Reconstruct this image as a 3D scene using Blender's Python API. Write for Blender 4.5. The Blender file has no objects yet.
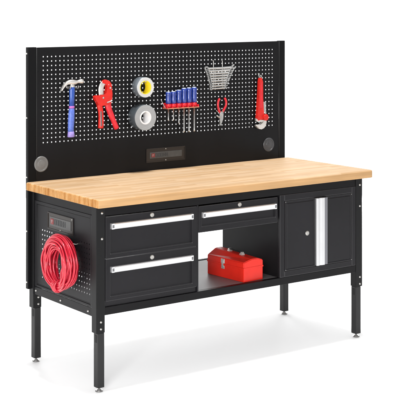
import bpy, bmesh, math, random
from mathutils import Vector, Matrix
random.seed(7)
S = bpy.context.scene
COL = S.collection
R = math.radians

# ------------------------------------------------------------------ camera
cam = bpy.data.cameras.new("camera"); co = bpy.data.objects.new("camera", cam); COL.objects.link(co)
co.location = (-3.2203, -5.2666, 1.9444)
co.rotation_euler = (R(90), 0, -0.6282)
cam.sensor_width = 36.0
cam.lens = 1276.99 / 400 * 36
cam.shift_y = -(200 + 3.884) / 400
cam.clip_end = 500
S.camera = co

# ------------------------------------------------------------------ light
W = bpy.data.worlds.new("World"); S.world = W; W.use_nodes = True
bg = W.node_tree.nodes["Background"]
bg.inputs[0].default_value = (1, 1, 1, 1); bg.inputs[1].default_value = 0.69
def area(name, loc, target, size, power, size_y=None, color=(1, 1, 1)):
    l = bpy.data.lights.new(name, 'AREA'); l.energy = power; l.color = color
    l.shape = 'RECTANGLE' if size_y else 'SQUARE'; l.size = size
    if size_y: l.size_y = size_y
    o = bpy.data.objects.new(name, l); COL.objects.link(o)
    o.location = loc
    o.rotation_euler = (Vector(target) - Vector(loc)).to_track_quat('-Z', 'Y').to_euler()
    return o
area("overhead_softbox", (0.90, -0.10, 11.0), (0.92, 0.37, 0), 1.6, 1420)
area("front_softbox", (-3.7, -4.3, 1.9), (0.9, 0.4, 0.55), 2.2, 400)
area("side_softbox", (-5.2, 1.0, 1.4), (0.4, 0.5, 0.5), 1.6, 40)
area("added_rear_fill", (2.6, 5.6, 0.55), (1.0, 0.4, 0.1), 2.2, 340, 0.8)  # low fill added behind to lighten the floor shadow under the bench
area("added_right_fill", (5.6, 3.4, 0.60), (1.0, 0.4, 0.1), 2.2, 170, 0.8)  # second added fill, lifts the right part of the floor shadow
area("backdrop_lamp_right", (6.0, 4.6, 4.4), (5.2, 9.0, 0.4), 2.5, 90)
area("backdrop_lamp_left", (-0.6, 5.6, 4.4), (2.2, 9.6, 0.4), 2.5, 90)
S.view_settings.view_transform = 'Standard'; S.view_settings.look = 'None'
S.view_settings.exposure = 0.0; S.view_settings.gamma = 1.0
S.view_settings.use_curve_mapping = False

# ------------------------------------------------------------------ materials
def mat(name, col, rough=0.5, metal=0.0, spec=0.5, coat=0.0, bump=None, vary=None):
    m = bpy.data.materials.new(name); m.use_nodes = True
    nt = m.node_tree; b = nt.nodes["Principled BSDF"]
    b.inputs["Base Color"].default_value = (*col, 1); b.inputs["Roughness"].default_value = rough
    b.inputs["Metallic"].default_value = metal; b.inputs["Specular IOR Level"].default_value = spec
    b.inputs["Coat Weight"].default_value = coat
    tc = nt.nodes.new("ShaderNodeTexCoord")
    if vary:                                   # (scale, amount): soft tone variation of the surface itself
        n = nt.nodes.new("ShaderNodeTexNoise"); n.inputs["Scale"].default_value = vary[0]
        n.inputs["Detail"].default_value = 5
        nt.links.new(tc.outputs["Object"], n.inputs["Vector"])
        r = nt.nodes.new("ShaderNodeMapRange")
        r.inputs[1].default_value = .3; r.inputs[2].default_value = .7
        r.inputs[3].default_value = 1 - vary[1]; r.inputs[4].default_value = 1 + vary[1]
        nt.links.new(n.outputs["Fac"], r.inputs[0])
        mx = nt.nodes.new("ShaderNodeVectorMath"); mx.operation = 'SCALE'
        mx.inputs[0].default_value = col
        nt.links.new(r.outputs[0], mx.inputs["Scale"]); nt.links.new(mx.outputs[0], b.inputs["Base Color"])
        r2 = nt.nodes.new("ShaderNodeMapRange")
        r2.inputs[3].default_value = max(.03, rough - .08); r2.inputs[4].default_value = rough + .08
        nt.links.new(n.outputs["Fac"], r2.inputs[0]); nt.links.new(r2.outputs[0], b.inputs["Roughness"])
    if bump:                                   # (scale, strength, stretch)
        n = nt.nodes.new("ShaderNodeTexNoise"); n.inputs["Scale"].default_value = bump[0]
        mp = nt.nodes.new("ShaderNodeMapping")
        if len(bump) > 2: mp.inputs["Scale"].default_value = bump[2]
        nt.links.new(tc.outputs["Object"], mp.inputs[0]); nt.links.new(mp.outputs[0], n.inputs["Vector"])
        bp = nt.nodes.new("ShaderNodeBump"); bp.inputs["Strength"].default_value = bump[1]
        bp.inputs["Distance"].default_value = .001
        nt.links.new(n.outputs["Fac"], bp.inputs["Height"]); nt.links.new(bp.outputs[0], b.inputs["Normal"])
    return m

M = {}
M['black'] = mat("black_powder_coat", (.0082, .0077, .0092), .40, 0, .17, bump=(420, .18), vary=(2.4, .25))
M['board'] = mat("black_pegboard_paint", (.0062, .0060, .0066), .30, 0, .13, bump=(380, .06), vary=(3, .1))
M['leg'] = mat("leg_powder_coat", (.0125, .0125, .0128), .45, 0, .24, bump=(420, .15), vary=(5, .15))
M['side'] = mat("side_powder_coat", (.0070, .0067, .0078), .45, 0, .17, bump=(420, .12), vary=(4, .12))
M['upright'] = mat("upright_powder_coat", (.0038, .0038, .0042), .42, 0, .10, bump=(420, .12), vary=(3.5, .12))
M['bay'] = mat("bay_side_paint", (.0050, .0050, .0057), .45, 0, .12, bump=(420, .12), vary=(3.5, .12))
M['post'] = mat("post_powder_coat", (.0060, .0060, .0064), .40, 0, .14, bump=(420, .12), vary=(3.5, .15))
M['rail'] = mat("rail_powder_coat", (.0046, .0044, .0050), .38, 0, .12, bump=(420, .12), vary=(3.5, .15))
M['edge'] = mat("painted_edge_highlight", (.024, .023, .025), .3, 0, .45)  # bevel faces made lighter and glossier: edge highlight put into the colour
M['foot'] = mat("dull_zinc_foot", (.20, .195, .19), .4, .7, .5)
M['alu'] = mat("brushed_aluminium", (.74, .74, .75), .36, .75, .5, bump=(60, .15, (1, 1, 25)), vary=(9, .04))
M['alu_satin'] = mat("satin_aluminium", (.56, .56, .57), .33, .8, .5, bump=(60, .15, (25, 25, 1)), vary=(9, .05))
M['alu_dark'] = mat("grey_aluminium", (.16, .16, .175), .4, .5, .4)
M['cap'] = mat("grey_end_cap", (.10, .10, .105), .45, 0, .4)
M['hole'] = mat("dark_recess", (.01, .01, .01), .6, 0, .2)
M['zinc'] = mat("zinc_bolt", (.40, .39, .37), .34, .8, .5, vary=(90, .12))
M['steel'] = mat("forged_steel", (.46, .455, .445), .28, .9, .5, vary=(40, .12))
M['steel_pale'] = mat("polished_hammer_steel", (.62, .595, .565), .3, .75, .5, vary=(40, .1))
M['chrome'] = mat("satin_chrome", (.50, .50, .49), .32, .8, .5, vary=(40, .1))
M['shelf'] = mat("grey_shelf_paint", (.125, .119, .121), .42, .1, .4, vary=(5, .08))
M['red_box'] = mat("red_toolbox_enamel", (.55, .017, .009), .3, 0, .22, bump=(90, .08), vary=(11, .09))
M['red_tool'] = mat("red_tool_paint", (.50, .015, .010), .28, 0, .3, vary=(30, .1))
M['red_grip'] = mat("red_grip_vinyl", (.52, .012, .022), .33, 0, .45, vary=(40, .1))
M['red_rack'] = mat("red_rack_plastic", (.52, .010, .018), .35, 0, .4, vary=(40, .08))
M['cream'] = mat("cream_lip_plastic", (.52, .20, .12), .4, 0, .4)
M['hose'] = mat("red_hose_rubber", (.43, .008, .024), .25, 0, .6, vary=(25, .14))
M['blue'] = mat("blue_handle_plastic", (.010, .030, .21), .2, 0, .7, vary=(50, .1))
M['blue_cap'] = mat("pale_blue_cap", (.42, .47, .62), .3, 0, .5)
M['ham_blue'] = mat("blue_hammer_shaft", (.014, .055, .27), .3, 0, .5, vary=(50, .1))
M['ham_grip'] = mat("periwinkle_hammer_grip", (.075, .125, .42), .45, 0, .4, bump=(240, .6), vary=(90, .2))
M['ham_pink'] = mat("pink_hammer_ring", (.36, .10, .34), .4, 0, .4)
M['ham_butt'] = mat("lavender_hammer_butt", (.24, .18, .45), .45, 0, .4)
M['tape_side'] = mat("silver_duct_tape", (.16, .18, .20), .3, .35, .5, bump=(70, .3, (1, 9, 1)), vary=(20, .15))
M['tape_face'] = mat("pale_tape_edge", (.46, .46, .455), .5, 0, .4, bump=(50, .4), vary=(14, .06))
M['tape_side2'] = mat("grey_cloth_tape", (.052, .062, .070), .4, .1, .45, bump=(70, .3, (1, 9, 1)), vary=(20, .15))
M['tape_face2'] = mat("grey_tape_edge", (.27, .275, .28), .5, 0, .4, bump=(50, .4), vary=(14, .06))
M['yellow'] = mat("yellow_card_core", (.68, .51, .012), .5, 0, .3, vary=(20, .06))
M['white'] = mat("white_card_core", (.60, .59, .59), .5, 0, .3, vary=(20, .04))
M['grommet'] = mat("grey_grommet_plastic", (.115, .112, .108), .45, 0, .4, vary=(25, .08))
M['grommet_dark'] = mat("dark_grommet_plastic", (.045, .046, .05), .4, 0, .4, vary=(25, .08))
M['plate'] = mat("bronze_black_plate_rim", (.022, .018, .016), .35, .2, .4)
M['plaque'] = mat("pewter_plaque", (.062, .062, .061), .4, .25, .4, vary=(40, .1))
M['glyph'] = mat("dark_raised_lettering", (.030, .031, .033), .45, 0, .35)
M['logo_red'] = mat("dull_red_emblem", (.16, .022, .022), .45, 0, .35)
M['logo_pale'] = mat("pale_emblem_mark", (.22, .17, .165), .45, 0, .35)
M['floor'] = mat("white_studio_paper", (.90, .90, .90), .85, 0, .1, vary=(.4, .006))

def wood():
    m = bpy.data.materials.new("maple_butcher_block"); m.use_nodes = True
    nt = m.node_tree; b = nt.nodes["Principled BSDF"]; N = nt.nodes.new; L = nt.links.new
    tc = N("ShaderNodeTexCoord")
    br = N("ShaderNodeTexBrick")
    br.inputs["Color1"].default_value = (0, 0, 0, 1); br.inputs["Color2"].default_value = (1, 1, 1, 1)
    br.inputs["Mortar"].default_value = (.3, .3, .3, 1)
    br.inputs["Scale"].default_value = 1; br.inputs["Mortar Size"].default_value = .0004
    br.inputs["Mortar Smooth"].default_value = .3
    br.inputs["Brick Width"].default_value = .34; br.inputs["Row Height"].default_value = .031
    br.offset = .37; br.offset_frequency = 3; br.squash = 1
    L(tc.outputs["Object"], br.inputs["Vector"])
    ramp = N("ShaderNodeValToRGB"); cr = ramp.color_ramp
    cr.elements[0].position = 0; cr.elements[0].color = (.420, .268, .142, 1)
    cr.elements[1].position = 1; cr.elements[1].color = (.508, .358, .226, 1)
    e = cr.elements.new(.22); e.color = (.452, .298, .166, 1)
    e = cr.elements.new(.6); e.color = (.482, .332, .202, 1)
    L(br.outputs["Color"], ramp.inputs[0])
    # long grain
    mp = N("ShaderNodeMapping"); mp.inputs["Scale"].default_value = (2.2, 75, 75)
    L(tc.outputs["Object"], mp.inputs[0])
    n1 = N("ShaderNodeTexNoise"); n1.inputs["Scale"].default_value = 1; n1.inputs["Detail"].default_value = 6
    n1.inputs["Distortion"].default_value = .6
    L(mp.outputs[0], n1.inputs["Vector"])
    r1 = N("ShaderNodeMapRange"); r1.inputs[1].default_value = .3; r1.inputs[2].default_value = .72
    r1.inputs[3].default_value = .85; r1.inputs[4].default_value = 1.07
    L(n1.outputs["Fac"], r1.inputs[0])
    mp2 = N("ShaderNodeMapping"); mp2.inputs["Scale"].default_value = (5, 14, 14)
    L(tc.outputs["Object"], mp2.inputs[0])
    n2 = N("ShaderNodeTexNoise"); n2.inputs["Scale"].default_value = 1; n2.inputs["Detail"].default_value = 4
    L(mp2.outputs[0], n2.inputs["Vector"])
    r2 = N("ShaderNodeMapRange"); r2.inputs[1].default_value = .3; r2.inputs[2].default_value = .7
    r2.inputs[3].default_value = .93; r2.inputs[4].default_value = 1.05
    L(n2.outputs["Fac"], r2.inputs[0])
    mu = N("ShaderNodeMath"); mu.operation = 'MULTIPLY'; L(r1.outputs[0], mu.inputs[0]); L(r2.outputs[0], mu.inputs[1])
    # end grain (left and right ends drink more varnish: deeper, more orange)
    ge = N("ShaderNodeNewGeometry"); sx = N("ShaderNodeSeparateXYZ"); L(ge.outputs["True Normal"], sx.inputs[0])
    ab = N("ShaderNodeMath"); ab.operation = 'ABSOLUTE'; L(sx.outputs[0], ab.inputs[0])
    st = N("ShaderNodeMath"); st.operation = 'GREATER_THAN'; st.inputs[1].default_value = .75; L(ab.outputs[0], st.inputs[0])
    mp3 = N("ShaderNodeMapping"); mp3.inputs["Scale"].default_value = (1, 42, 4)
    L(tc.outputs["Object"], mp3.inputs[0])
    n3 = N("ShaderNodeTexNoise"); n3.inputs["Scale"].default_value = 1; n3.inputs["Detail"].default_value = 5; n3.inputs["Roughness"].default_value = .6
    L(mp3.outputs[0], n3.inputs["Vector"])
    r3 = N("ShaderNodeMapRange"); r3.inputs[1].default_value = .30; r3.inputs[2].default_value = .66; L(n3.outputs["Fac"], r3.inputs[0])
    em = N("ShaderNodeMix"); em.data_type = 'RGBA'; em.inputs["Factor"].default_value = .68
    L(br.outputs["Color"], em.inputs["A"]); L(r3.outputs[0], em.inputs["B"])
    ramp2 = N("ShaderNodeValToRGB"); c2 = ramp2.color_ramp
    c2.elements[0].position = .08; c2.elements[0].color = (.25, .105, .028, 1)
    c2.elements[1].position = 1; c2.elements[1].color = (.52, .335, .170, 1)
    e = c2.elements.new(.32); e.color = (.37, .180, .056, 1)
    e = c2.elements.new(.58); e.color = (.46, .272, .122, 1)
    L(em.outputs["Result"], ramp2.inputs[0])
    mix = N("ShaderNodeMix"); mix.data_type = 'RGBA'
    L(st.outputs[0], mix.inputs["Factor"]); L(ramp.outputs[0], mix.inputs["A"]); L(ramp2.outputs[0], mix.inputs["B"])
    sc = N("ShaderNodeVectorMath"); sc.operation = 'SCALE'
    az = N("ShaderNodeMath"); az.operation = 'LESS_THAN'; az.inputs[1].default_value = .55; L(sx.outputs[2], az.inputs[0])
    deep = N("ShaderNodeMix"); deep.data_type = 'RGBA'; deep.blend_type = 'MULTIPLY'   # edge grain along the front is a touch deeper
    deep.inputs["B"].default_value = (.93, .84, .70, 1)
    L(az.outputs[0], deep.inputs["Factor"]); L(mix.outputs["Result"], deep.inputs["A"])
    L(deep.outputs["Result"], sc.inputs[0]); L(mu.outputs[0], sc.inputs["Scale"])
    L(sc.outputs[0], b.inputs["Base Color"])
    b.inputs["Roughness"].default_value = .55; b.inputs["Specular IOR Level"].default_value = .07
    bp = N("ShaderNodeBump"); bp.inputs["Strength"].default_value = .12; bp.inputs["Distance"].default_value = .001
    L(n1.outputs["Fac"], bp.inputs["Height"]); L(bp.outputs[0], b.inputs["Normal"])
    return m
M['wood'] = wood()

# ------------------------------------------------------------------ mesh helpers
def obj(name, bm, m, parent=None, smooth=False):
    bmesh.ops.recalc_face_normals(bm, faces=bm.faces[:])
    me = bpy.data.meshes.new(name); bm.to_mesh(me); bm.free()
    ms = m if isinstance(m, (list, tuple)) else [m]
    for k in ms: me.materials.append(M[k])
    if smooth:
        for p in me.polygons: p.use_smooth = True
    o = bpy.data.objects.new(name, me); COL.objects.link(o)
    if parent is not None:
        o.parent = parent
        o.matrix_parent_inverse = parent_inv(parent)
    return o
def parent_inv(p):
    m = p.matrix_basis.copy(); q = p.parent
    if q is not None: m = q.matrix_basis @ q.matrix_parent_inverse.inverted() if False else m
    return world(p).inverted()
def world(p):
    m = p.matrix_basis.copy()
    if p.parent is not None: m = world(p.parent) @ p.matrix_parent_inverse @ m
    return m
def thing(name, label, cat, loc=(0, 0, 0), group=None):
    o = bpy.data.objects.new(name, None); COL.objects.link(o); o.location = loc
    o.empty_display_size = .05
    o["label"] = label; o["category"] = cat
    if group: o["group"] = group
    return o
def tag(o, label, cat, group=None):
    o["label"] = label; o["category"] = cat
    if group: o["group"] = group
    return o
def append(bm, t, mi=0):
    me = bpy.data.meshes.new("tmp"); t.to_mesh(me); t.free()
    n0 = len(bm.faces); bm.from_mesh(me); bpy.data.meshes.remove(me)
    if mi:
        bm.faces.ensure_lookup_table()
        for f in bm.faces[n0:]: f.material_index = mi
def box(bm, x0, x1, y0, y1, z0, z1, bev=.0015, seg=2, mi=0, emi=None):
    t = bmesh.new(); bmesh.ops.create_cube(t, size=1)
    for v in t.verts:
        v.co = ((x0 + x1) / 2 + v.co.x * (x1 - x0), (y0 + y1) / 2 + v.co.y * (y1 - y0), (z0 + z1) / 2 + v.co.z * (z1 - z0))
    if bev: bmesh.ops.bevel(t, geom=t.edges[:], offset=bev, segments=seg, affect='EDGES', profile=.5, material=-1 if emi is None else emi)
    append(bm, t, mi)
def B(*a, **k):
    bm = bmesh.new(); box(bm, *a, **k); return bm
def frame_of(axis):
    a = Vector(axis).normalized()
    u = a.orthogonal().normalized(); return a, u, a.cross(u)
def lathe(bm, prof, c, axis=(0, 0, 1), n=24, mi=0, cap=True):
    a, u, w = frame_of(axis); c = Vector(c); rings = []
    for r, h in prof:
        rings.append([bm.verts.new(c + a * h + (u * math.cos(2 * math.pi * i / n) + w * math.sin(2 * math.pi * i / n)) * max(r, 1e-5)) for i in range(n)])
    for p, q in zip(rings, rings[1:]):
        for i in range(n):
            f = bm.faces.new((p[i], p[(i + 1) % n], q[(i + 1) % n], q[i])); f.material_index = mi
    if cap:
        for ring in (rings[0], rings[-1]):
            f = bm.faces.new(ring); f.material_index = mi
def sweep(bm, pts, rad, n=10, closed=False, ref=(0, 1, 0), mi=0):
    pts = [Vector(p) for p in pts]; N = len(pts); ref = Vector(ref); rings = []
    for i, p in enumerate(pts):
        a = pts[(i - 1) % N] if (closed or i > 0) else p
        b = pts[(i + 1) % N] if (closed or i < N - 1) else p
        t = (b - a).normalized()
        u = ref - t * ref.dot(t)
        u = u.normalized() if u.length > 1e-4 else t.orthogonal().normalized()
        v = t.cross(u)
        r = rad[i] if isinstance(rad, list) else rad
        ru, rv = r if isinstance(r, (list, tuple)) else (r, r)
        rings.append([bm.verts.new(p + u * ru * math.cos(2 * math.pi * k / n) + v * rv * math.sin(2 * math.pi * k / n)) for k in range(n)])
    for i in range(N if closed else N - 1):
        p, q = rings[i], rings[(i + 1) % N]
        for k in range(n):
            f = bm.faces.new((p[k], p[(k + 1) % n], q[(k + 1) % n], q[k])); f.material_index = mi
    if not closed:
        for ring in (rings[0], rings[-1]):
            f = bm.faces.new(ring); f.material_index = mi
def poly(bm, pts, y0, y1, bev=.001, mi=0, seg=2):
    """outline in the XZ plane given a thickness along Y"""
    t = bmesh.new(); n = len(pts)
    a = [t.verts.new((x, y0, z)) for x, z in pts]; b = [t.verts.new((x, y1, z)) for x, z in pts]
    fa = t.faces.new(a); fb = t.faces.new(b[::-1])
    for i in range(n): t.faces.new((a[i], b[i], b[(i + 1) % n], a[(i + 1) % n]))
    if bev:
        es = list({e for f in (fa, fb) for e in f.edges})
        bmesh.ops.bevel(t, geom=es, offset=bev, segments=seg, affect='EDGES')
    append(bm, t, mi)
def arc_ring(bm, cx, cz, r0, r1, a0, a1, n, y0, y1, mi=0):
    full = abs(a1 - a0) >= 359.9
    k = n if full else n + 1; rows = []
    for i in range(k):
        a = R(a0 + (a1 - a0) * i / n); c, s = math.cos(a), math.sin(a)
        rows.append([bm.verts.new((cx + r * c, y, cz + r * s)) for r, y in ((r0, y0), (r1, y0), (r1, y1), (r0, y1))])
    for i in range(n):
        p, q = rows[i], rows[(i + 1) % k]
        for j in range(4):
            f = bm.faces.new((p[j], p[(j + 1) % 4], q[(j + 1) % 4], q[j])); f.material_index = mi
    if not full:
        bm.faces.new(rows[0]).material_index = mi; bm.faces.new(rows[-1]).material_index = mi
def catmull(P, per=6):
    P = [Vector(p) for p in P]; out = []
    for i in range(len(P) - 1):
        p0, p1, p2, p3 = P[max(i - 1, 0)], P[i], P[i + 1], P[min(i + 2, len(P) - 1)]
        for k in range(per):
            t = k / per
            out.append(.5 * ((2 * p1) + (p2 - p0) * t + (2 * p0 - 5 * p1 + 4 * p2 - p3) * t * t + (3 * p1 - p0 - 3 * p2 + p3) * t ** 3))
    out.append(P[-1]); return out
def perforated(name, m, parent, a_edges, b_edges, n_a, n_b, first, pitch, hole, place, thick):
    """sheet with n_a x n_b square holes; place(a, b) -> 3D point on its outer face"""
    def cuts(lo, hi, f, p, n):
        c = [lo]
        for i in range(n): c += [f + i * p - hole / 2, f + i * p + hole / 2]
        return c + [hi]
    A = cuts(*a_edges, first[0], pitch[0], n_a); Bc = cuts(*b_edges, first[1], pitch[1], n_b)
    bm = bmesh.new()
    V = [[bm.verts.new(place(a, b)) for b in Bc] for a in A]
    for i in range(len(A) - 1):
        for j in range(len(Bc) - 1):
            if i % 2 and j % 2: continue
            bm.faces.new((V[i][j], V[i + 1][j], V[i + 1][j + 1], V[i][j + 1]))
    o = obj(name, bm, m, parent)
    md = o.modifiers.new("sheet", 'SOLIDIFY'); md.thickness = thick; md.offset = 0
    return o
def bolt(c, axis, parent, r=.0062, name='bolt'):
    r *= .82
    bm = bmesh.new()
    lathe(bm, [(r * 1.25, 0), (r * 1.25, .0012), (r, .0014), (r * .95, .003), (r * .7, .0046), (r * .3, .0054)], c, axis, 14)
    return obj(name, bm, 'zinc', parent, smooth=True)

# ------------------------------------------------------------------ dimensions (metres)
Xa, Xb = .0394, 1.790          # frame left / right
Yf = .0707                     # front plane of the cabinets
LW = .0412                     # leg width
Yl = .7088                     # front of the rear legs
Zt, T = .9615, .0429           # table top height and thickness
Zu = Zt - T                    # underside
Yd = .7291                     # back of the table top = front of the uprights
Zb = 1.6735

# ------------------------------------------------------------------ setting: one sheet of white paper swept up behind
bm = bmesh.new()
u = Vector((math.sin(.6282), math.cos(.6282), 0)); w = Vector((u.y, -u.x, 0))
prof = [(-30, 0)] + [(-8 + i * 2, 0) for i in range(8)]
for k in range(13):
    a = R(90 * k / 12); prof.append((7.0 + 2.6 * math.sin(a), 2.6 - 2.6 * math.cos(a)))
prof.append((9.6, 7.0))
rows = []
for s, z in prof:
    rows.append([bm.verts.new(u * s + w * t + Vector((0, 0, z + .0065))) for t in (-26, -8, 0, 8, 26)])
for p, q in zip(rows, rows[1:]):
    for i in range(4): bm.faces.new((p[i], p[i + 1], q[i + 1], q[i]))
fl = obj('floor', bm, 'floor', smooth=True); fl["kind"] = "structure"

# ------------------------------------------------------------------ workbench
WB = thing('workbench', 'black steel workbench with pale butcher block top, drawers, cabinet and tall pegboard back', 'workbench', (.915, .39, 0))

# table top with softened edges: rounded outline, rolled top edge
X0, X1, X1b = 0.0, 1.820, 1.800
bm = bmesh.new()
def outline(d):
    out = []
    for cx, cy, rr, a0, n in ((X1, 0, .021, -90, 7), (X1b, Yd, .006, 0, 3), (X0, Yd, .003, 90, 3), (X0, 0, .005, 180, 4)):
        r_ = max(rr - d, .0006)
        sx = -1 if cx > 1 else 1; sy = 1 if cy < .1 else -1
        ox, oy = cx + sx * (d + r_), cy + sy * (d + r_)
        for k in range(n + 1):
            a = R(a0 + 90 * k / n); out.append((ox + r_ * math.cos(a), oy + r_ * math.sin(a)))
    return out
loops = []
for d, z in [(.004, Zu), (.0012, Zu + .0012), (0, Zu + .004)] + [(.009 * (1 - math.cos(R(a))), Zt - .009 * (1 - math.sin(R(a)))) for a in (0, 22, 45, 68, 90)]:
    loops.append([bm.verts.new((x, y, z)) for x, y in outline(d)])
for p, q in zip(loops, loops[1:]):
    for k in range(len(p)): bm.faces.new((p[k], p[(k + 1) % len(p)], q[(k + 1) % len(p)], q[k]))
bm.faces.new(loops[-1]); bm.faces.new(loops[0][::-1])
obj('tabletop', bm, 'wood', WB)

# legs: angle-iron sleeve outside, square tube inside, levelling foot below
def leg(x0, y0, sleeve_out, bolts):
    bm = bmesh.new()
    box(bm, x0 - (.008 if sleeve_out < 0 else 0), x0 + LW + (.008 if sleeve_out > 0 else 0), y0, y0 + LW + .004, .295, Zu - .002, .002)
    lg = obj('leg', bm, 'post', WB)
    obj('inner_tube', B(x0 + .0015, x0 + LW - .0015, y0 + .0015, y0 + LW + .0005, .027, .2948, .003), 'leg', lg)
    fx, fy = x0 + LW / 2, y0 + LW / 2
    bm = bmesh.new()
    lathe(bm, [(.006, .029), (.006, .0185), (.011, .018), (.011, .0145), (.017, .014), (.0195, .0095), (.0190, .0065)], (fx, fy, 0), (0, 0, 1), 20)
    obj('foot', bm, 'foot', lg)
    # open adjustment slot on the side of the tube
    bm = B(x0 + .0003, x0 + .0024, y0 + .012, y0 + .030, .248, .285, .0006, 1)
    obj('slot', bm, 'hole', lg)
    for bx, bz in bolts: bolt((bx, y0 - .0002, bz), (0, -1, 0), lg, .0058)
    return lg
leg(Xa, Yf, -1, [(.058, .349), (.058, .315)])
leg(Xb - LW, Yf, 1, [(1.779, .349), (1.779, .310), (1.779, .752), (1.779, .872)])
leg(Xa, Yl, -1, [(.062, .350), (.062, .314)])
leg(Xb - LW, Yl, 1, [(1.765, .349), (1.765, .310)])
for z in (.882, .756): bolt((.064, Yf - .0002, z), (0, -1, 0), WB, .0062)

# frame: rails between the legs
bm = bmesh.new()
g = .0005
box(bm, Xa + LW + g, Xb - LW - g, Yf + .004, Yf + .030, .866, Zu - .002, .001)             # front top rail
box(bm, Xa + LW + g, Xb - LW - g, Yf + .0015, Yf + .030, .379, .4185, .002)                # front bottom rail
box(bm, Xa + LW + g, Xb - LW - g, Yl + .010, Yl + .035, .379, .4165, .002)                 # back bottom rail
box(bm, Xa + LW + g, Xb - LW - g, Yl + .010, Yl + .035, .872, Zu - .002, .002)             # back top rail
box(bm, Xa - .003, Xa + .022, Yf + LW + .005, Yl - g, .3705, .4125, .002)                  # left bottom rail
box(bm, Xb - .022, Xb + .003, Yf + LW + .005, Yl - g, .3705, .4125, .002)                  # right bottom rail
box(bm, Xa + .002, Xa + .022, Yf + LW + .005, Yl - g, .866, Zu - .002, .002)
box(bm, Xb - .022, Xb - .002, Yf + LW + .005, Yl - g, .866, Zu - .002, .002)
obj('frame', bm, 'rail', WB)
for y, z in ((.688, .392), (.429, .390), (.157, .390)): bolt((Xa - .003, y, z), (-1, 0, 0), WB, .0058)

# side panels (perforated) with a pressed border
def side_panel(x, sgn):
    y0, y1, z0, z1 = Yf + LW + .0052, Yl - .0005, .4128, .8672
    ps = perforated('side_panel', 'side', WB, (y0 + .012, y1 - .006), (z0 + .004, z1 - .012), 20, 11, (.152, .473), (.0251, .0247), .0064,
                    lambda a, b: (x, a, b), .0016)
    bm = bmesh.new(); o = -.004 * sgn
    xa, xb = sorted((x - .0012, x + .004 * sgn))
    box(bm, xa, xb, y0, y0 + .022, z0, z1, .0018); box(bm, xa, xb, y1 - .022, y1, z0, z1, .0018)
    box(bm, xa, xb, y0 + .0222, y1 - .0222, z1 - .016, z1, .0018); box(bm, xa, xb, y0 + .0222, y1 - .0222, z0, z0 + .012, .0018)
    obj('border', bm, 'side', ps)
    bm = bmesh.new()
    for q in ((y0 + .0245, z0 + .016, y1 - .0245, z0 + .016), (y0 + .0245, z1 - .020, y1 - .0245, z1 - .020), (y0 + .0245, z0 + .016, y0 + .0245, z1 - .020), (y1 - .0245, z0 + .016, y1 - .0245, z1 - .020)):
        sweep(bm, [(x + .0005 * sgn, q[0], q[1]), (x + .0005 * sgn, q[2], q[3])], .0019, 8, ref=(1, 0, 0))
    obj('bead', bm, 'leg', ps, smooth=True)
    return ps
SP = side_panel(Xa + .003, -1)
side_panel(Xb - .003, 1)

# name plates: rim, plaque, emblem, lettering (drawn in a local a-b plane, then placed)
def name_plate(parent, place, aw, bh, ia, ib, rivets):
    """place(a, b, depth) -> 3D, a to the right, b up, depth towards the viewer; sizes are half-widths"""
    def lb(bm, a0, a1, b0, b1, d0, d1, bev):
        t = bmesh.new(); bmesh.ops.create_cube(t, size=1)
        for v in t.verts: v.co = ((a0 + a1) / 2 + v.co.x * (a1 - a0), (b0 + b1) / 2 + v.co.y * (b1 - b0), (d0 + d1) / 2 + v.co.z * (d1 - d0))
        if bev: bmesh.ops.bevel(t, geom=t.edges[:], offset=bev, segments=2, affect='EDGES')
        for v in t.verts: v.co = place(*v.co)
        append(bm, t)
    bm = bmesh.new(); rw = .006
    lb(bm, -aw + rw, aw - rw, -bh + rw, bh - rw, 0, .002, .0006)
    for q in ((-aw, aw, bh - rw, bh), (-aw, aw, -bh, -bh + rw), (-aw, -aw + rw, -bh + rw + .0002, bh - rw - .0002), (aw - rw, aw, -bh + rw + .0002, bh - rw - .0002)):
        lb(bm, *q, 0, .0055, .0016)
    np_ = obj('name_plate', bm, 'plate', parent)
    bm = bmesh.new(); lb(bm, -ia, ia, -ib, ib, .0022, .0042, .0008); obj('plaque', bm, 'plaque', np_)
    h = ib * .62
    bm = bmesh.new(); e0 = -ia + .012; lb(bm, e0, e0 + 2.1 * h, -h, h, .0043, .0056, .0004); obj('emblem', bm, 'logo_red', np_)
    bm = bmesh.new(); c = e0 + 1.05 * h
    lb(bm, c - .5 * h, c - .15 * h, -.6 * h, .6 * h, .0057, .0062, 0); lb(bm, c - .1 * h, c + .5 * h, .05 * h, .4 * h, .0057, .0062, 0)
    obj('emblem_mark', bm, 'logo_pale', np_)
    bm = bmesh.new(); a = e0 + 2.6 * h; s = .26 * h
    def ring(a, wd):
        lb(bm, a, a + s, -h, h, .0043, .0054, 0); lb(bm, a + wd - s, a + wd, -h, h, .0043, .0054, 0)
        lb(bm, a + s + 1e-4, a + wd - s - 1e-4, h - s, h, .0043, .0054, 0); lb(bm, a + s + 1e-4, a + wd - s - 1e-4, -h, -h + s, .0043, .0054, 0)
    for k in range(5):
        wd = 1.25 * h
        if k in (0, 1, 2): ring(a, wd)
        else:
            lb(bm, a, a + s, -h, h, .0043, .0054, 0); lb(bm, a + s + 1e-4, a + wd, -s / 2, s / 2, .0043, .0054, 0)
            lb(bm, a + wd - s, a + wd, s / 2 + 1e-4, h, .0043, .0054, 0); lb(bm, a + wd - s, a + wd, -h, -s / 2 - 1e-4, .0043, .0054, 0)
        a += wd + .35 * h
    obj('lettering', bm, 'glyph', np_)
    for ra, rb in rivets:
        bm = bmesh.new(); p = Vector(place(ra, rb, .002)); ax = Vector(place(ra, rb, 1)) - Vector(place(ra, rb, 0))
        lathe(bm, [(.0042, 0), (.0036, .002), (.0018, .003)], p, ax, 12); obj('rivet', bm, 'zinc', np_, smooth=True)

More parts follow.
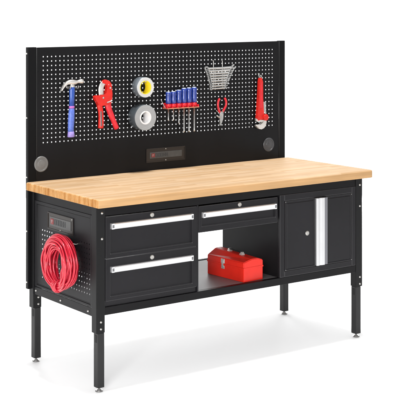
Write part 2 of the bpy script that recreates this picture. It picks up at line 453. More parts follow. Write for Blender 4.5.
name_plate(SP, lambda a, b, d: (Xa + .0022 - d, .436 - a, .7815 + b), .131, .044, .108, .0235, [(.118, .036), (0, -.035)])

# ---- drawers
def recessed_front(x0, x1, z0, z1, hx0, hx1, hz0, hz1, yf=Yf, rec=.011, depth=.020):
    bm = bmesh.new()
    def rect(xa, xb, za, zb, y): return [bm.verts.new(p) for p in ((xa, y, za), (xb, y, za), (xb, y, zb), (xa, y, zb))]
    o = rect(x0, x1, z0, z1, yf); i = rect(hx0, hx1, hz0, hz1, yf); r = rect(hx0, hx1, hz0, hz1, yf + rec); b = rect(x0, x1, z0, z1, yf + depth)
    for k in range(4):
        n = (k + 1) % 4
        bm.faces.new((o[k], o[n], i[n], i[k])); bm.faces.new((i[k], i[n], r[n], r[k])); bm.faces.new((o[k], b[k], b[n], o[n]))
    bm.faces.new(r); bm.faces.new(b[::-1])
    bmesh.ops.recalc_face_normals(bm, faces=bm.faces[:])
    es = [e for e in bm.edges if len(e.link_faces) == 2 and e.link_faces[0].normal.angle(e.link_faces[1].normal) > .5]
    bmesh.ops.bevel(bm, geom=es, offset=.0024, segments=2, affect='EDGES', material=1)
    return bm
def lock(parent, x, z, y=Yf, r=.0105):
    bm = bmesh.new()
    lathe(bm, [(r * 1.15, 0), (r * 1.15, .002), (r, .0045), (r * .8, .0055), (r * .78, .004), (0, .004)], (x, y, z), (0, -1, 0), 20)
    box(bm, x - .001, x + .001, y - .0046, y - .0035, z - .005, z + .005, 0)
    return obj('lock', bm, 'zinc', parent)
def drawer(x0, x1, z0, z1, hx0, hx1, hz0, hz1, lx, lz, tray):
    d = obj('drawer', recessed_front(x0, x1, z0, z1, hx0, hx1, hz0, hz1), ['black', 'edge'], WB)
    hb = hz1 - .0285
    bm = bmesh.new()                                   # full-width pull: rounded face with a finger lip
    pts = [(hz1 - .0005, Yf + .010), (hz1 - .0005, Yf - .010), (hz1 - .004, Yf - .0135), (hb + .004, Yf - .0135), (hb, Yf - .010), (hb, Yf - .004), (hb + .003, Yf - .004), (hb + .003, Yf + .010)]
    xs = (hx0 + .0165, hx1 - .0165)
    rows = [[bm.verts.new((x, y, z)) for z, y in pts] for x in xs]
    for k in range(len(pts)): bm.faces.new((rows[0][k], rows[0][(k + 1) % len(pts)], rows[1][(k + 1) % len(pts)], rows[1][k]))
    bm.faces.new(rows[0]); bm.faces.new(rows[1])
    obj('handle', bm, 'alu', d)
    for a, b in ((hx0 + .001, hx0 + .016), (hx1 - .016, hx1 - .001)):
        bm = bmesh.new(); box(bm, a, b, Yf - .0132, Yf + .0105, hb, hz1 - .0008, .001)
        c = (a + b) / 2
        box(bm, c - .0052, c + .0052, Yf - .0142, Yf - .0128, hb + .006, hz1 - .0075, .0004, 1, mi=1)
        obj('end_cap', bm, ['alu', 'cap'], d)
    lock(d, lx, lz)
    bm = bmesh.new(); x0, x1, y1, zb, zt = tray; t_ = .0015
    box(bm, x0, x1, Yf + .021, y1, zb, zb + t_, 0); box(bm, x0, x0 + t_, Yf + .021, y1, zb + .0017, zt, 0)
    box(bm, x1 - t_, x1, Yf + .021, y1, zb + .0017, zt, 0); box(bm, x0 + .002, x1 - .002, y1 - t_, y1 - .0001, zb + .0017, zt, 0)
    obj('tray', bm, 'black', d)
    return d
drawer(.086, .6375, .6538, .8600, .113, .6085, .676, .8270, .358, .8445, (.092, .630, .575, .668, .850))
drawer(.086, .6375, .4455, .6522, .113, .6085, .467, .6140, .358, .6320, (.092, .630, .17, .452, .60))
drawer(.6500, 1.1770, .7215, .8575, .6690, 1.1610, .752, .8265, .915, .8430, (.656, 1.171, .575, .728, .850))
# drawer housings: thin divider on the right of the pair, back-box of the middle drawer
bm = bmesh.new()
box(bm, .6390, .6485, Yf + .002, .587, .419, .8655, .0015)
box(bm, .0815, .0850, Yf + .006, .11, .419, .8655, .0008); box(bm, .0815, .0850, .1102, .587, .553, .8655, .0006)
box(bm, .0815, .6385, Yf + .010, .05 + Yf, .4188, .4448, .0015)
box(bm, .6490, 1.1915, .20, .586, .719, .7205, 0)
obj('drawer_housing', bm, 'black', WB)

# ---- cabinet
bm = bmesh.new()
cx0, cx1, cz0, cz1 = 1.192, 1.748, .4188, .8655
dx0, dx1, dz0, dz1 = 1.2270, 1.7170, .4515, .8290
y0, y1 = Yf + .001, Yf + .02
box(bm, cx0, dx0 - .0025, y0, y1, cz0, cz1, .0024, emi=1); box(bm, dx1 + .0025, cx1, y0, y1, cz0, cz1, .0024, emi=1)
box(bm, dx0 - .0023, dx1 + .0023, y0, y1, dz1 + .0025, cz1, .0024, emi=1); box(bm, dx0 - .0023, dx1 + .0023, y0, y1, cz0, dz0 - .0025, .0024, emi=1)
box(bm, cx1 - .003, cx1, y1 + .0002, .587, cz0, cz1, 0)
box(bm, cx0 + .003, cx1 - .0035, .584, .5868, cz0 + .001, cz1 - .001, 0)
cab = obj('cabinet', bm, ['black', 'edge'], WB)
obj('side_wall', B(cx0, cx0 + .0025, y1 + .0002, .587, cz0, cz1, 0), 'bay', cab)
def pressed_panel(x0, x1, z0, z1):
    bm = bmesh.new(); yf = Yf - .0010
    loops = []
    for ins, y in ((0, yf + .016), (0, yf), (.006, yf), (.009, yf + .0022), (.0115, yf + .0022), (.0145, yf)):
        loops.append([bm.verts.new(p) for p in ((x0 + ins, y, z0 + ins), (x1 - ins, y, z0 + ins), (x1 - ins, y, z1 - ins), (x0 + ins, y, z1 - ins))])
    for p, q in zip(loops, loops[1:]):
        for k in range(4): bm.faces.new((p[k], p[(k + 1) % 4], q[(k + 1) % 4], q[k]))
    bm.faces.new(loops[-1]); bm.faces.new(loops[0][::-1])
    bmesh.ops.recalc_face_normals(bm, faces=bm.faces[:])
    es = [e for e in bm.edges if all(abs(v.co.y - yf) < 1e-6 for v in e.verts) and len(e.link_faces) == 2 and abs(e.link_faces[0].normal.y - e.link_faces[1].normal.y) > .3 and any(abs(f.normal.y) < .2 for f in e.link_faces)]
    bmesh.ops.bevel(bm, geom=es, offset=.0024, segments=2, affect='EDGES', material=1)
    return bm
hx0, hx1, hx2 = 1.4440, 1.5020, 1.5250
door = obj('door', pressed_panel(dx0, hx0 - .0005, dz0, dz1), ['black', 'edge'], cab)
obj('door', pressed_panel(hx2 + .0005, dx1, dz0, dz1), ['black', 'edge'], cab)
# full-height extruded pull: bowed bright face, grey return on its right
bm = bmesh.new()
pr = [(hx0, Yf + .012), (hx0, Yf - .010), (hx0 + .003, Yf - .0155), (hx0 + .012, Yf - .0165), (hx0 + .020, Yf - .0130), (hx0 + .027, Yf - .0125), (hx0 + .036, Yf - .0160), (hx1 - .006, Yf - .0165), (hx1 - .001, Yf - .0150), (hx1, Yf - .012), (hx1, Yf + .012)]
rows = [[bm.verts.new((x, y, z)) for x, y in pr] for z in (dz0 + .004, dz1 - .002)]
for k in range(len(pr)): bm.faces.new((rows[0][k], rows[0][(k + 1) % len(pr)], rows[1][(k + 1) % len(pr)], rows[1][k]))
bm.faces.new(rows[0]); bm.faces.new(rows[1])
obj('handle', bm, 'alu_satin', cab)
obj('handle_return', B(hx1 + .0003, hx2, Yf - .0120, Yf + .012, dz0 + .004, dz1 - .002, .0015), 'alu_dark', cab)
lock(cab, 1.384, .641, Yf - .001, .0115)
for x in (dx0 + .004, dx1 - .004):
    for z in (dz0 + .004, dz1 - .004):
        bm = bmesh.new(); lathe(bm, [(.0022, 0), (.0018, .0012)], (x, Yf - .0012, z), (0, -1, 0), 10); obj('rivet', bm, 'zinc', cab)

# ---- shelf
obj('shelf', B(.0900, 1.7470, Yf + .031, .692, .4150, .4182, .0008), 'shelf', WB)

# ---- back: uprights and pegboard
for x0, x1, low in ((.0112, .0620, True), (1.7310, 1.7760, False)):
    bm = bmesh.new()
    box(bm, x0, x1, Yd + .0006, Yd + .026, Zu if low else .93, Zb, .0022)
    if low:
        box(bm, x0, Xa - .0085, Yd + .0006, Yd + .026, .394, Zu - .0003, .0022)
    else:
        box(bm, x0 + .004, x1 - .004, Yl + LW + .006, Yl + LW + .022, .394, .9298, .0022)
    up = obj('upright', bm, 'upright', WB)
    xs = x0 if low else x1
    for z in (1.640, 1.30, .985, .70, .43) if low else (1.64, 1.30, .985):
        bolt((xs, Yd + .013, z), (-1 if low else 1, 0, 0), up, .0048)
PB = perforated('pegboard', 'board', WB, (.0560, 1.7380), (.9300, Zb - .0025), 63, 20, (.1045, 1.1630), (.02537, .02411), .0061,
                lambda a, b: (a, Yd + .0035, b), .0016)
bm = bmesh.new()
for xx in (.0632, 1.7298):
    bm = bmesh.new(); lathe(bm, [(.0022, 0), (.0022, Zb - .966)], (xx, Yd + .0012, .963), (0, 0, 1), 10)
    obj('edge_bead', bm, 'leg', PB, smooth=True)
bm = bmesh.new()
box(bm, .0632, 1.7298, Yd + .0046, Yd + .020, Zb - .012, Zb - .0022, .0015)
obj('top_lip', bm, 'board', PB)
name_plate(PB, lambda a, b, d: (.8945 + a, Yd + .0027 - d, 1.0445 + b), .1345, .0395, .111, .0175, [(0, .032), (0, -.032)])
for x, z, mk in ((.0905, 1.0505, 'grommet'), (1.6475, 1.0475, 'grommet_dark')):
    bm = bmesh.new()
    lathe(bm, [(.0415, 0), (.042, .003), (.039, .0062), (.034, .0066), (.0325, .0045), (.022, .0050), (.0205, .0064), (.004, .0070)], (x, Yd + .0027, z), (0, -1, 0), 36)
    if mk == 'grommet_dark':
        box(bm, x - .021, x + .004, Yd - .0052, Yd - .0035, z - .003, z + .003, .0006)
        box(bm, x - .003, x + .003, Yd - .0060, Yd - .0038, z + .0035, z + .022, .0006)
    obj('grommet', bm, mk, PB, smooth=False)

# ------------------------------------------------------------------ things on the pegboard
YP = Yd + .0027               # face of the board
def peg_hook(label, x, z, out, spread=None, up=.012, r=.0022, group='wire hooks on the pegboard'):
    t = bmesh.new()
    if spread is not None: box(t, x - spread - .004, x + spread + .004, YP - .0062, YP - .0048, z + .002, z + .008, .0005)
    for xx in ([x] if spread is None else [x - spread, x + spread]):
        sweep(t, catmull([(xx, YP - .0005, z + .02), (xx, YP - .004, z + .012), (xx, YP - .006, z), (xx, YP - out + .006, z - .001), (xx, YP - out, z + up * .4), (xx, YP - out - .001, z + up)], 4), r, 8, ref=(1, 0, 0))
    o = obj('peg_hook', t, 'zinc', None, smooth=True)
    return tag(o, label, 'hook', group)

# hammer
H = thing('claw_hammer', 'claw hammer with polished head and blue handle hanging on the pegboard', 'hammer', (.262, .70, 1.187))
yh = .705
bm = bmesh.new()
P = [(.332, 1.483), (.322, 1.4835), (.319, 1.4835), (.306, 1.4825), (.297, 1.481), (.285, 1.4790), (.268, 1.4800), (.250, 1.4815), (.234, 1.4770), (.219, 1.4660), (.206, 1.4510), (.197, 1.4360)]
Rr = [(.0120, .0120), (.0130, .0130), (.0125, .0125), (.0085, .0085), (.0085, .0085), (.0120, .0125), (.0125, .0155), (.0125, .0130), (.0120, .0105), (.0120, .0080), (.0120, .0055), (.0115, .0022)]
sweep(bm, [(x, yh, z) for x, z in P], Rr, 14)
sweep(bm, [(.2665, yh, 1.472), (.2660, yh, 1.445)], [(.010, .012), (.0105, .0125)], 12, ref=(0, 1, 0))
obj('head', bm, 'steel_pale', H, smooth=True)
bm = bmesh.new()
sweep(bm, [(.2660, yh, 1.4545), (.2655, yh, 1.440), (.2645, yh, 1.400), (.2630, yh, 1.352)], [(.0105, .0150), (.0110, .0165), (.0110, .0155), (.0110, .0150)], 14)
hs = obj('handle', bm, 'ham_blue', H, smooth=True)
bm = bmesh.new(); sweep(bm, [(.2630, yh, 1.3525), (.2628, yh, 1.3405)], [(.0122, .0165)] * 2, 14); obj('band', bm, 'ham_pink', hs, smooth=True)
bm = bmesh.new()
sweep(bm, [(.2628, yh, 1.3410), (.2615, yh, 1.310), (.2595, yh, 1.270), (.2575, yh, 1.235), (.2580, yh, 1.215)], [(.0118, .0155), (.0135, .0180), (.0140, .0190), (.0125, .0175), (.0130, .0180)], 16)
obj('grip', bm, 'ham_grip', hs, smooth=True)
bm = bmesh.new(); sweep(bm, [(.2580, yh, 1.2155), (.2585, yh, 1.200), (.2590, yh, 1.1880), (.2590, yh, 1.1850)], [(.0132, .0182), (.0145, .0200), (.0150, .0215), (.0120, .0180)], 16)
obj('butt', bm, 'ham_butt', hs, smooth=True)
peg_hook('double wire hook carrying the head of the blue hammer', .269, 1.4480, .045, .024, .014)

# ratchet tube cutter
K = thing('tube_cutter', 'red ratcheting pipe cutter with grey hooked blade hanging between hammer and tape', 'pipe cutter', (.48, .70, 1.21))
yc = .705
bm = bmesh.new()
poly(bm, [(.398, 1.396), (.412, 1.403), (.432, 1.398), (.445, 1.406), (.462, 1.402), (.478, 1.412), (.485, 1.440), (.484, 1.455), (.472, 1.462), (.452, 1.470), (.459, 1.4825), (.475, 1.487), (.498, 1.478), (.510, 1.462), (.514, 1.440), (.514, 1.405), (.511, 1.372), (.506, 1.352), (.490, 1.345), (.468, 1.350), (.452, 1.345), (.438, 1.340), (.426, 1.345), (.416, 1.368), (.408, 1.386)], yc - .013, yc + .013, .004)
body = obj('body', bm, 'red_tool', K)
bm = bmesh.new()
sweep(bm, catmull([(.452, yc, 1.400), (.448, yc, 1.425), (.450, yc, 1.447), (.459, yc, 1.463), (.474, yc, 1.470)], 5), [(.0050, .0170)] * 10 + [(.005, .0165)] * 6 + [(.0050, .0140)] * 5, 12)
obj('blade', bm, 'steel_pale', K, smooth=True)
bm = bmesh.new(); sweep(bm, catmull([(.436, yc, 1.352), (.445, yc, 1.318), (.448, yc, 1.270), (.446, yc, 1.222)], 5), [(.0125, .0165)] * 5 + [(.0125, .0155)] * 5 + [(.013, .0165)] * 6, 14)
obj('handle', bm, 'red_tool', K, smooth=True)
bm = bmesh.new(); sweep(bm, [(.4405, yc - .0125, 1.315), (.4430, yc - .0125, 1.235)], [(.0016, .0045)] * 2, 8); obj('handle_inlay', bm, 'cap', K)
bm = bmesh.new(); sweep(bm, catmull([(.492, yc, 1.356), (.500, yc, 1.320), (.522, yc, 1.270), (.549, yc, 1.214)], 5), [(.0125, .0190)] * 5 + [(.0125, .0175)] * 5 + [(.013, .0150)] * 6, 14)
obj('handle', bm, 'red_grip', K, smooth=True)
bm = bmesh.new(); sweep(bm, [(.478, yc - .014, 1.361), (.500, yc - .014, 1.366), (.512, yc - .0135, 1.372)], [(.0015, .003)] * 3, 8); obj('spring', bm, 'steel', K)
for x, z in ((.455, 1.388), (.500, 1.440)):
    bm = bmesh.new(); lathe(bm, [(.006, 0), (.005, .003), (.002, .0038)], (x, yc - .0128, z), (0, -1, 0), 14); obj('rivet', bm, 'zinc', K, smooth=True)
peg_hook('single wire hook behind the red pipe cutter', .490, 1.452, .038, None, .010)

# tape rolls
def tape(label, c, Ro, Ri, y_front, mats, core):
    T_ = thing('tape_roll', label, 'tape', (c[0], YP - .002, c[1] - Ro), 'tape rolls on the pegboard')
    x, z = c; yb = YP - .002; n = 56
    bm = bmesh.new()
    lathe(bm, [(Ri + .003, 0), (Ro - .0015, 0), (Ro, .0015), (Ro, yb - y_front - .0015), (Ro - .0015, yb - y_front)], (x, yb, z), (0, -1, 0), n, mi=0, cap=False)
    lathe(bm, [(Ro - .0015, yb - y_front), (Ri + .003, yb - y_front)], (x, yb, z), (0, -1, 0), n, mi=1, cap=False)
    for k in range(3):                        # slight ridges of the wound layers
        rr = Ri + .006 + (Ro - Ri - .008) * (k + .5) / 3
        lathe(bm, [(rr - .001, yb - y_front), (rr, yb - y_front + .0005), (rr + .001, yb - y_front)], (x, yb, z), (0, -1, 0), n, mi=1, cap=False)
    o = obj('winding', bm, [mats[0], mats[1]], T_)
    for p in o.data.polygons: p.use_smooth = (p.material_index == 0 and abs(p.normal.y) < .3)
    bm = bmesh.new()
    Rc = Ri - core
    lathe(bm, [(Rc, .0005), (Ri + .0028, .0005), (Ri + .0028, yb - y_front + .001), (Rc, yb - y_front + .001), (Rc, .0005)], (x, yb, z), (0, -1, 0), n, cap=False)
    o = obj('core', bm, mats[2], T_)
    for p in o.data.polygons: p.use_smooth = abs(p.normal.y) < .3
    return T_
tape('silver duct tape roll with bright yellow core, upper of the two rolls', (.7195, 1.4350), .0570, .0350, YP - .058, ('tape_side', 'tape_face', 'yellow'), .0006)
tape('larger grey cloth tape roll with white core, lower of the two rolls', (.7110, 1.2680), .0720, .0350, YP - .071, ('tape_side2', 'tape_face2', 'white'), .0050)
peg_hook('wire hook inside the yellow cored tape roll', .7195, 1.4640, .060, None, .010)
peg_hook('wire hook inside the white cored tape roll', .7110, 1.2960, .070, None, .010)

# screwdrivers in their rack
rk = thing('screwdriver_rack', 'red plastic rack with cream lip holding six blue screwdrivers', 'tool rack', (.98, YP, 1.305))
bm = bmesh.new()
box(bm, .876, 1.090, YP - .0105, YP - .0005, 1.309, 1.336, .002)
for k in range(7):
    xx = .8745 + k * .0358
    box(bm, xx - .0035, xx + .0035, YP - .052, YP - .0107, 1.309, 1.322, .0012)
obj('rack_body', bm, 'red_rack', rk)
bm = bmesh.new(); box(bm, .872, 1.092, YP - .056, YP - .0520, 1.3050, 1.3098, .0010); box(bm, .872, 1.092, YP - .0518, YP - .0005, 1.3050, 1.3088, .001)
obj('lip', bm, 'cream', rk)
bm = bmesh.new(); sweep(bm, catmull([(.872, YP - .03, 1.310), (.868, YP - .02, 1.325), (.866, YP - .004, 1.345), (.866, YP - .001, 1.352)], 4), .0028, 8, ref=(1, 0, 0)); obj('clip', bm, 'zinc', rk, smooth=True)
ys = YP - .032
ORD = ['leftmost blue screwdriver in the rack, short with a thin short shaft', 'second blue screwdriver from the left, short like its left neighbour',
       'third blue screwdriver from the left, of middling length', 'fourth blue screwdriver from the left, first of the long ones',
       'fifth blue screwdriver from the left, long shaft, second from the right', 'rightmost blue screwdriver in the rack, tallest with a long shaft']
for k, (x, zt, zs) in enumerate(((.8915, 1.402, 1.236), (.9265, 1.403, 1.235), (.9645, 1.410, 1.215), (1.0000, 1.419, 1.164), (1.0355, 1.420, 1.163), (1.0720, 1.422, 1.164))):
    sd = thing('screwdriver', ORD[k], 'screwdriver', (x, ys, zs), 'screwdrivers in the rack')
    z0 = 1.334; L_ = zt - z0; r = .0164
    bm = bmesh.new()
    n = 18
    prof = [(r * .80, 0), (r * .98, L_ * .08), (r, L_ * .3), (r * .93, L_ * .6), (r, L_ * .8), (r * .97, L_ * .93), (r * .8, L_ * .955)]
    lathe(bm, prof, (x, ys, z0), (0, 0, 1), n)
    for v in bm.verts:                         # fluted grip
        d = Vector((v.co.x - x, v.co.y - ys)); a = math.atan2(d.y, d.x); h = (v.co.z - z0) / L_
        if .05 < h < .9:
            f = 1 - .07 * (0.5 + .5 * math.cos(6 * a)); v.co.x = x + d.x * f; v.co.y = ys + d.y * f
    hd = obj('handle', bm, 'blue', sd, smooth=True)
    bm = bmesh.new(); lathe(bm, [(r * .78, L_ * .956), (r * .74, L_ * .985), (r * .55, L_), (r * .2, L_ * 1.01)], (x, ys, z0), (0, 0, 1), 18); obj('cap', bm, 'blue_cap', hd, smooth=True)
    bm = bmesh.new(); lathe(bm, [(r * .62, -.0225), (r * .95, -.020), (r * 1.0, -.008), (r * .86, -.0005)], (x, ys, z0), (0, 0, 1), 18); obj('collar', bm, 'red_rack', sd, smooth=True)
    sr = .0038 if k < 3 else .0050
    bm = bmesh.new(); lathe(bm, [(sr, z0 - .022 - zs), (sr, .012), (sr * 1.25, .009), (sr * .5, 0)], (x, ys, zs), (0, 0, 1), 12); obj('shaft', bm, 'steel', sd, smooth=True)

# combination wrenches, stacked flat in a wire rack
wr = thing('wrench_rack', 'wire rack with two upright hooks holding the stacked wrenches', 'tool rack', (1.256, YP, 1.40))
bm = bmesh.new()
for x in (1.2250, 1.2900):
    sweep(bm, catmull([(x, YP - .001, 1.568), (x, YP - .010, 1.566), (x, YP - .012, 1.552), (x, YP - .012, 1.48), (x, YP - .012, 1.400)], 4), .0024, 8, ref=(1, 0, 0))
    for k in range(9): sweep(bm, [(x, YP - .012, 1.5185 - k * .0148), (x, YP - .030, 1.5175 - k * .0148), (x, YP - .033, 1.5225 - k * .0148)], .0016, 6, ref=(1, 0, 0))
obj('wire', bm, 'zinc', wr, smooth=True)
NTH = ['topmost and longest', 'second from the top', 'third from the top', 'fourth from the top', 'middle, fifth from the top', 'sixth from the top', 'third from the bottom', 'second from the bottom', 'lowest and shortest']
for k in range(9):
    f = k / 8; z = 1.5235 - k * .0148; y = YP - .021
    xl = 1.168 + .032 * min(1, f * 1.25) ** .8; xr = 1.366 - .056 * min(1, f * 1.15) ** .75
    hr = .0130 - .0045 * f
    bm = bmesh.new()
    sweep(bm, [(xl + hr, y, z), ((xl + xr) / 2, y, z), (xr - hr * 1.2, y, z + .002 - .001 * f)], [(.0036, .0060 - .0012 * f), (.0028, .0056 - .001 * f), (.0036, .0062 - .0012 * f)], 10)
    arc_ring(bm, xl, z, hr * .55, hr, 0, 360, 20, y - .0048, y + .0048)
    arc_ring(bm, xr, z + .005, hr * .5, hr * 1.1, 75, 355, 16, y - .0040, y + .0040)
    o = obj('combination_wrench', bm, 'chrome', None)
    for p in o.data.polygons: p.use_smooth = True
    try: o.data.set_sharp_from_angle(angle=R(40))
    except Exception: pass
    tag(o, NTH[k] + ' steel wrench of the rack beside the screwdrivers', 'wrench', 'combination wrenches in the rack')

# pliers
PL = thing('pliers', 'small pliers with red grips hanging jaws down below the wrenches', 'pliers', (1.265, YP, 1.186))
yp = YP - .018
def p_handle(pts, name='grip', m='red_grip'):
    bm = bmesh.new(); sweep(bm, catmull([(x, yp, z) for x, z in pts], 5), (.0058, .0070), 10); return obj(name, bm, m, PL, smooth=True)
p_handle([(1.2660, 1.344), (1.2565, 1.330), (1.2535, 1.305), (1.2590, 1.280), (1.2690, 1.262)])
p_handle([(1.3020, 1.347), (1.3120, 1.330), (1.3130, 1.305), (1.3000, 1.282), (1.2850, 1.262)])
bm = bmesh.new()
poly(bm, [(1.266, 1.268), (1.288, 1.268), (1.291, 1.252), (1.289, 1.226), (1.280, 1.206), (1.270, 1.187), (1.2645, 1.187), (1.2650, 1.206), (1.263, 1.228), (1.264, 1.250)], yp - .006, yp + .006, .0015)
lathe(bm, [(.0075, 0), (.0065, .002), (.003, .0028)], (1.277, yp - .006, 1.252), (0, -1, 0), 14)
obj('jaws', bm, 'steel', PL)
bm = bmesh.new()
sweep(bm, catmull([(1.272, yp - .004, 1.236), (1.256, yp - .004, 1.238), (1.242, yp - .004, 1.247)], 4), [(.003, .006)] * 5 + [(.003, .0045)] * 4, 8)
sweep(bm, catmull([(1.268, yp + .002, 1.262), (1.252, yp + .002, 1.268), (1.243, yp + .002, 1.276)], 4), .003, 8)
obj('wire_stripper', bm, 'steel', PL, smooth=True)
peg_hook('small wire hook between the red grips of the pliers', 1.2790, 1.268, .030, None, .008)

# pipe wrench
PW = thing('pipe_wrench', 'red pipe wrench hanging jaw down at the right end of the pegboard', 'pipe wrench', (1.57, YP, 1.146))
yw = YP - .020
bm = bmesh.new()
poly(bm, [(1.5580, 1.452), (1.5680, 1.457), (1.5780, 1.452), (1.5815, 1.430), (1.5825, 1.330), (1.5870, 1.262), (1.5900, 1.238), (1.5900, 1.205), (1.5400, 1.196), (1.5360, 1.215), (1.5440, 1.262), (1.5500, 1.330), (1.5530, 1.430)], yw - .011, yw + .011, .004)
hb = obj('handle', bm, 'red_tool', PW)
bm = bmesh.new(); poly(bm, [(1.5620, 1.430), (1.5735, 1.430), (1.5755, 1.330), (1.5780, 1.275), (1.5560, 1.275), (1.5590, 1.330)], yw - .0122, yw - .0108, .0008); obj('handle_web', bm, 'red_grip', hb)
bm = bmesh.new(); arc_ring(bm, 1.5680, 1.463, .0045, .0095, 0, 360, 18, yw - .004, yw + .004); obj('hang_ring', bm, 'steel', PW)
bm = bmesh.new(); lathe(bm, [(.010, .0015), (.0115, 0), (.0175, .001), (.019, .004), (.019, .016), (.0175, .019), (.012, .020)], (1.5990, yw - .002, 1.2170), (0, -1, 0), 26)
box(bm, 1.588, 1.617, yw - .010, yw + .012, 1.200, 1.237, .004)
obj('housing', bm, 'red_tool', PW)
bm = bmesh.new(); poly(bm, [(1.5880, 1.310), (1.6050, 1.310), (1.6065, 1.240), (1.5900, 1.240)], yw - .006, yw + .006, .0015)
for k in range(9): box(bm, 1.6060, 1.6085, yw - .006, yw + .006, 1.246 + k * .0068, 1.2495 + k * .0068, .0005, 1)
obj('shank', bm, 'steel', PW)
bm = bmesh.new(); lathe(bm, [(.0125, 0), (.0135, .002), (.0135, .010), (.0125, .012)], (1.598, yw, 1.240), (0, 0, 1), 18); obj('nut', bm, 'zinc', PW)
bm = bmesh.new(); poly(bm, [(1.5340, 1.214), (1.5420, 1.2045), (1.5700, 1.2010), (1.5900, 1.2035), (1.5900, 1.1920), (1.5660, 1.1905), (1.5400, 1.1930), (1.5330, 1.1990)], yw - .010, yw + .010, .002); obj('heel_jaw', bm, 'steel_pale', PW)
bm = bmesh.new(); poly(bm, [(1.5330, 1.1760), (1.5450, 1.1745), (1.5600, 1.1755), (1.5760, 1.1790), (1.5860, 1.1890), (1.5890, 1.2030), (1.6090, 1.2030), (1.6110, 1.1860), (1.6050, 1.1670), (1.5920, 1.1530), (1.5730, 1.1465), (1.5540, 1.1500), (1.5400, 1.1600), (1.5320, 1.1690)], yw - .011, yw + .011, .003); obj('hook_jaw', bm, 'steel_pale', PW)
peg_hook('single wire hook holding the red pipe wrench', 1.5680, 1.4600, .034, None, .010)

# ------------------------------------------------------------------ red hose coil on the left side panel
HC = thing('air_hose', 'coil of red air hose hanging on the perforated left side panel', 'hose', (Xa, .36, .44))
bm = bmesh.new()
xc, yc_, zc = -.011, .350, .598
NL, SEG = 42, 56
offs = []
for k in range(NL):
    rr = math.sqrt((k + .5) / NL); a = k * 2.39996
    offs.append((rr * math.cos(a), rr * math.sin(a)))
offs.sort(key=lambda o: o[0] + .3 * random.random())
pts = []
ph = [(random.uniform(0, 6.28), random.uniform(0, 6.28), random.uniform(0, 6.28)) for _ in range(NL + 1)]
TOT = NL * SEG
for i in range(TOT + 1):
    q = i / SEG; k = min(int(q), NL - 1); f = q - k; th = 2 * math.pi * f
    s = max(0, (f - .8) / .2); s = s * s * (3 - 2 * s)
    o0 = offs[k]; o1 = offs[min(k + 1, NL - 1)]
    ox = o0[0] * (1 - s) + o1[0] * s; orr = o0[1] * (1 - s) + o1[1] * s
    p0, p1, p2 = ph[k]
    wob = math.sin(th) ** 2
    ang = th - math.pi / 2                      # starts and ends at the bottom, where the tie hides the change of lane
    c, sn = math.cos(ang), math.sin(ang)
    low = max(0, -sn)                           # gathered by the tie at the bottom
    pin = 1 - .45 * low ** 4; top = 1 - .12 * max(0, sn) ** 3
    rad = .1080 + orr * .0440 * pin * top + .0075 * math.sin(2 * ang + p0) * wob + .0045 * math.sin(3 * ang + p1) * wob
    x = xc + ox * .0385 * pin + .006 * math.sin(2 * ang + p2) * wob - .006 * max(0, -sn)
    pts.append((min(x, Xa - .0095), yc_ + rad * c * (1.0 - .10 * low), zc + rad * sn * 1.0 - .004 * low))
sweep(bm, pts, .0048, 8, ref=(1, 0, 0))
obj('hose_loops', bm, 'hose', HC, smooth=True)
bm = bmesh.new()                                # its own end wound round the bundle at the bottom
wp = []
for i in range(5 * 20 + 1):
    a = 2 * math.pi * i / 20; g_ = i / 100 - .5
    wp.append((xc - .006 + .0285 * math.cos(a), yc_ + .012 + g_ * .044, zc - .1190 + .0265 * math.sin(a) + .9 * g_ * g_ * .058))
sweep(bm, [(min(x, Xa - .0075), y, z) for x, y, z in wp], .0049, 8, ref=(0, 1, 0)); obj('tie', bm, 'hose', HC, smooth=True)
ho = bmesh.new()
sweep(ho, catmull([(Xa + .002, .350, .706), (Xa - .030, .350, .700), (xc - .036, .350, .698)], 4), .004, 10, ref=(0, 1, 0))
tag(obj('hose_hook', ho, 'zinc', None, smooth=True), 'steel peg through the side panel, hidden inside the red hose coil', 'hook')
ho = bmesh.new()
sweep(ho, catmull([(Xa + .002, .262, .706), (Xa - .010, .262, .704), (Xa - .024, .266, .708)], 4), .0028, 8, ref=(0, 1, 0))
tag(obj('hose_hook', ho, 'zinc', None, smooth=True), 'small bent wire hook sticking out right beside the red hose coil', 'hook')

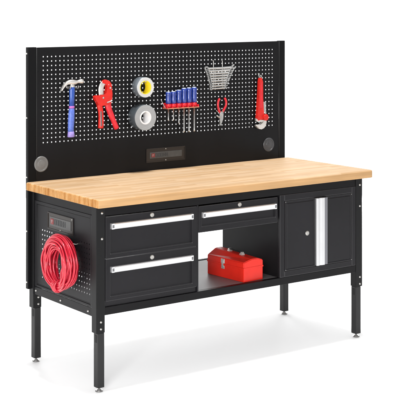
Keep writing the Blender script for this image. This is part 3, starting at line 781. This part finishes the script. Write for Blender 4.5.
# ------------------------------------------------------------------ toolbox on the shelf
TB = thing('toolbox', 'red metal toolbox with peaked lid and silver latch on the grey shelf', 'toolbox', (.966, .10, .4184))
ang = math.atan2(.020, .2765)                   # long side runs back into the bay
Lx = Vector((-math.sin(ang), math.cos(ang), 0)); Wx = Vector((math.cos(ang), math.sin(ang) - .0, 0)); O = Vector((.961, .094, .4184))
TL, TW = .300, .141
def tb(p): return O + Wx * p[0] + Lx * p[1] + Vector((0, 0, p[2]))
def tb_obj(name, bm, m, parent, smooth=False):
    for v in bm.verts: v.co = tb(v.co)
    return obj(name, bm, m, parent, smooth)
bm = bmesh.new(); box(bm, .0012, TW - .0012, .0012, TL - .0012, .0, .0725, .003)
tb_obj('body', bm, 'red_box', TB)
bm = bmesh.new()
cs = [(0, .0735), (TW, .0735), (TW, .106), (TW * .74, .137), (TW * .42, .137), (0, .106)]
t = bmesh.new()
a = [t.verts.new((x, 0, z - (.018 if z > .12 else 0))) for x, z in cs]; b = [t.verts.new((x, TL, z)) for x, z in cs]
t.faces.new(a); t.faces.new(b[::-1])
for i in range(len(cs)): t.faces.new((a[i], b[i], b[(i + 1) % len(cs)], a[(i + 1) % len(cs)]))
bmesh.ops.recalc_face_normals(t, faces=t.faces[:])
bmesh.ops.bevel(t, geom=t.edges[:], offset=.004, segments=3, affect='EDGES')
append(bm, t)
box(bm, -.0012, TW + .0012, -.0008, TL + .0008, .0690, .0770, .0010)    # rolled rim of the lid
lid = tb_obj('lid', bm, 'red_box', TB)
bm = bmesh.new(); box(bm, -.0065, -.0016, .150, .178, .079, .104, .0018); box(bm, -.0095, -.0066, .157, .171, .062, .097, .0014)
box(bm, -.0060, -.0017, .152, .176, .050, .068, .0014)
tb_obj('latch', bm, 'steel_pale', TB)
bm = bmesh.new(); xm = TW * .54
sweep(bm, catmull([(xm, .098, .1310), (xm - .006, .108, .1390), (xm - .010, .148, .1425), (xm - .006, .188, .1450), (xm, .198, .1385)], 6), (.0042, .0050), 10, ref=(0, 0, 1))
hd = tb_obj('handle', bm, 'leg', TB, True)
for yy in (.098, .198):
    bm = bmesh.new(); box(bm, xm - .012, xm + .012, yy - .009, yy + .009, .1170 + yy * .058, .1255 + yy * .058, .001); lathe(bm, [(.0075, -.008), (.0078, 0), (.0075, .008)], (xm, yy, .1280 + yy * .058), (1, 0, 0), 14)
    tb_obj('bracket', bm, 'steel_pale', TB)
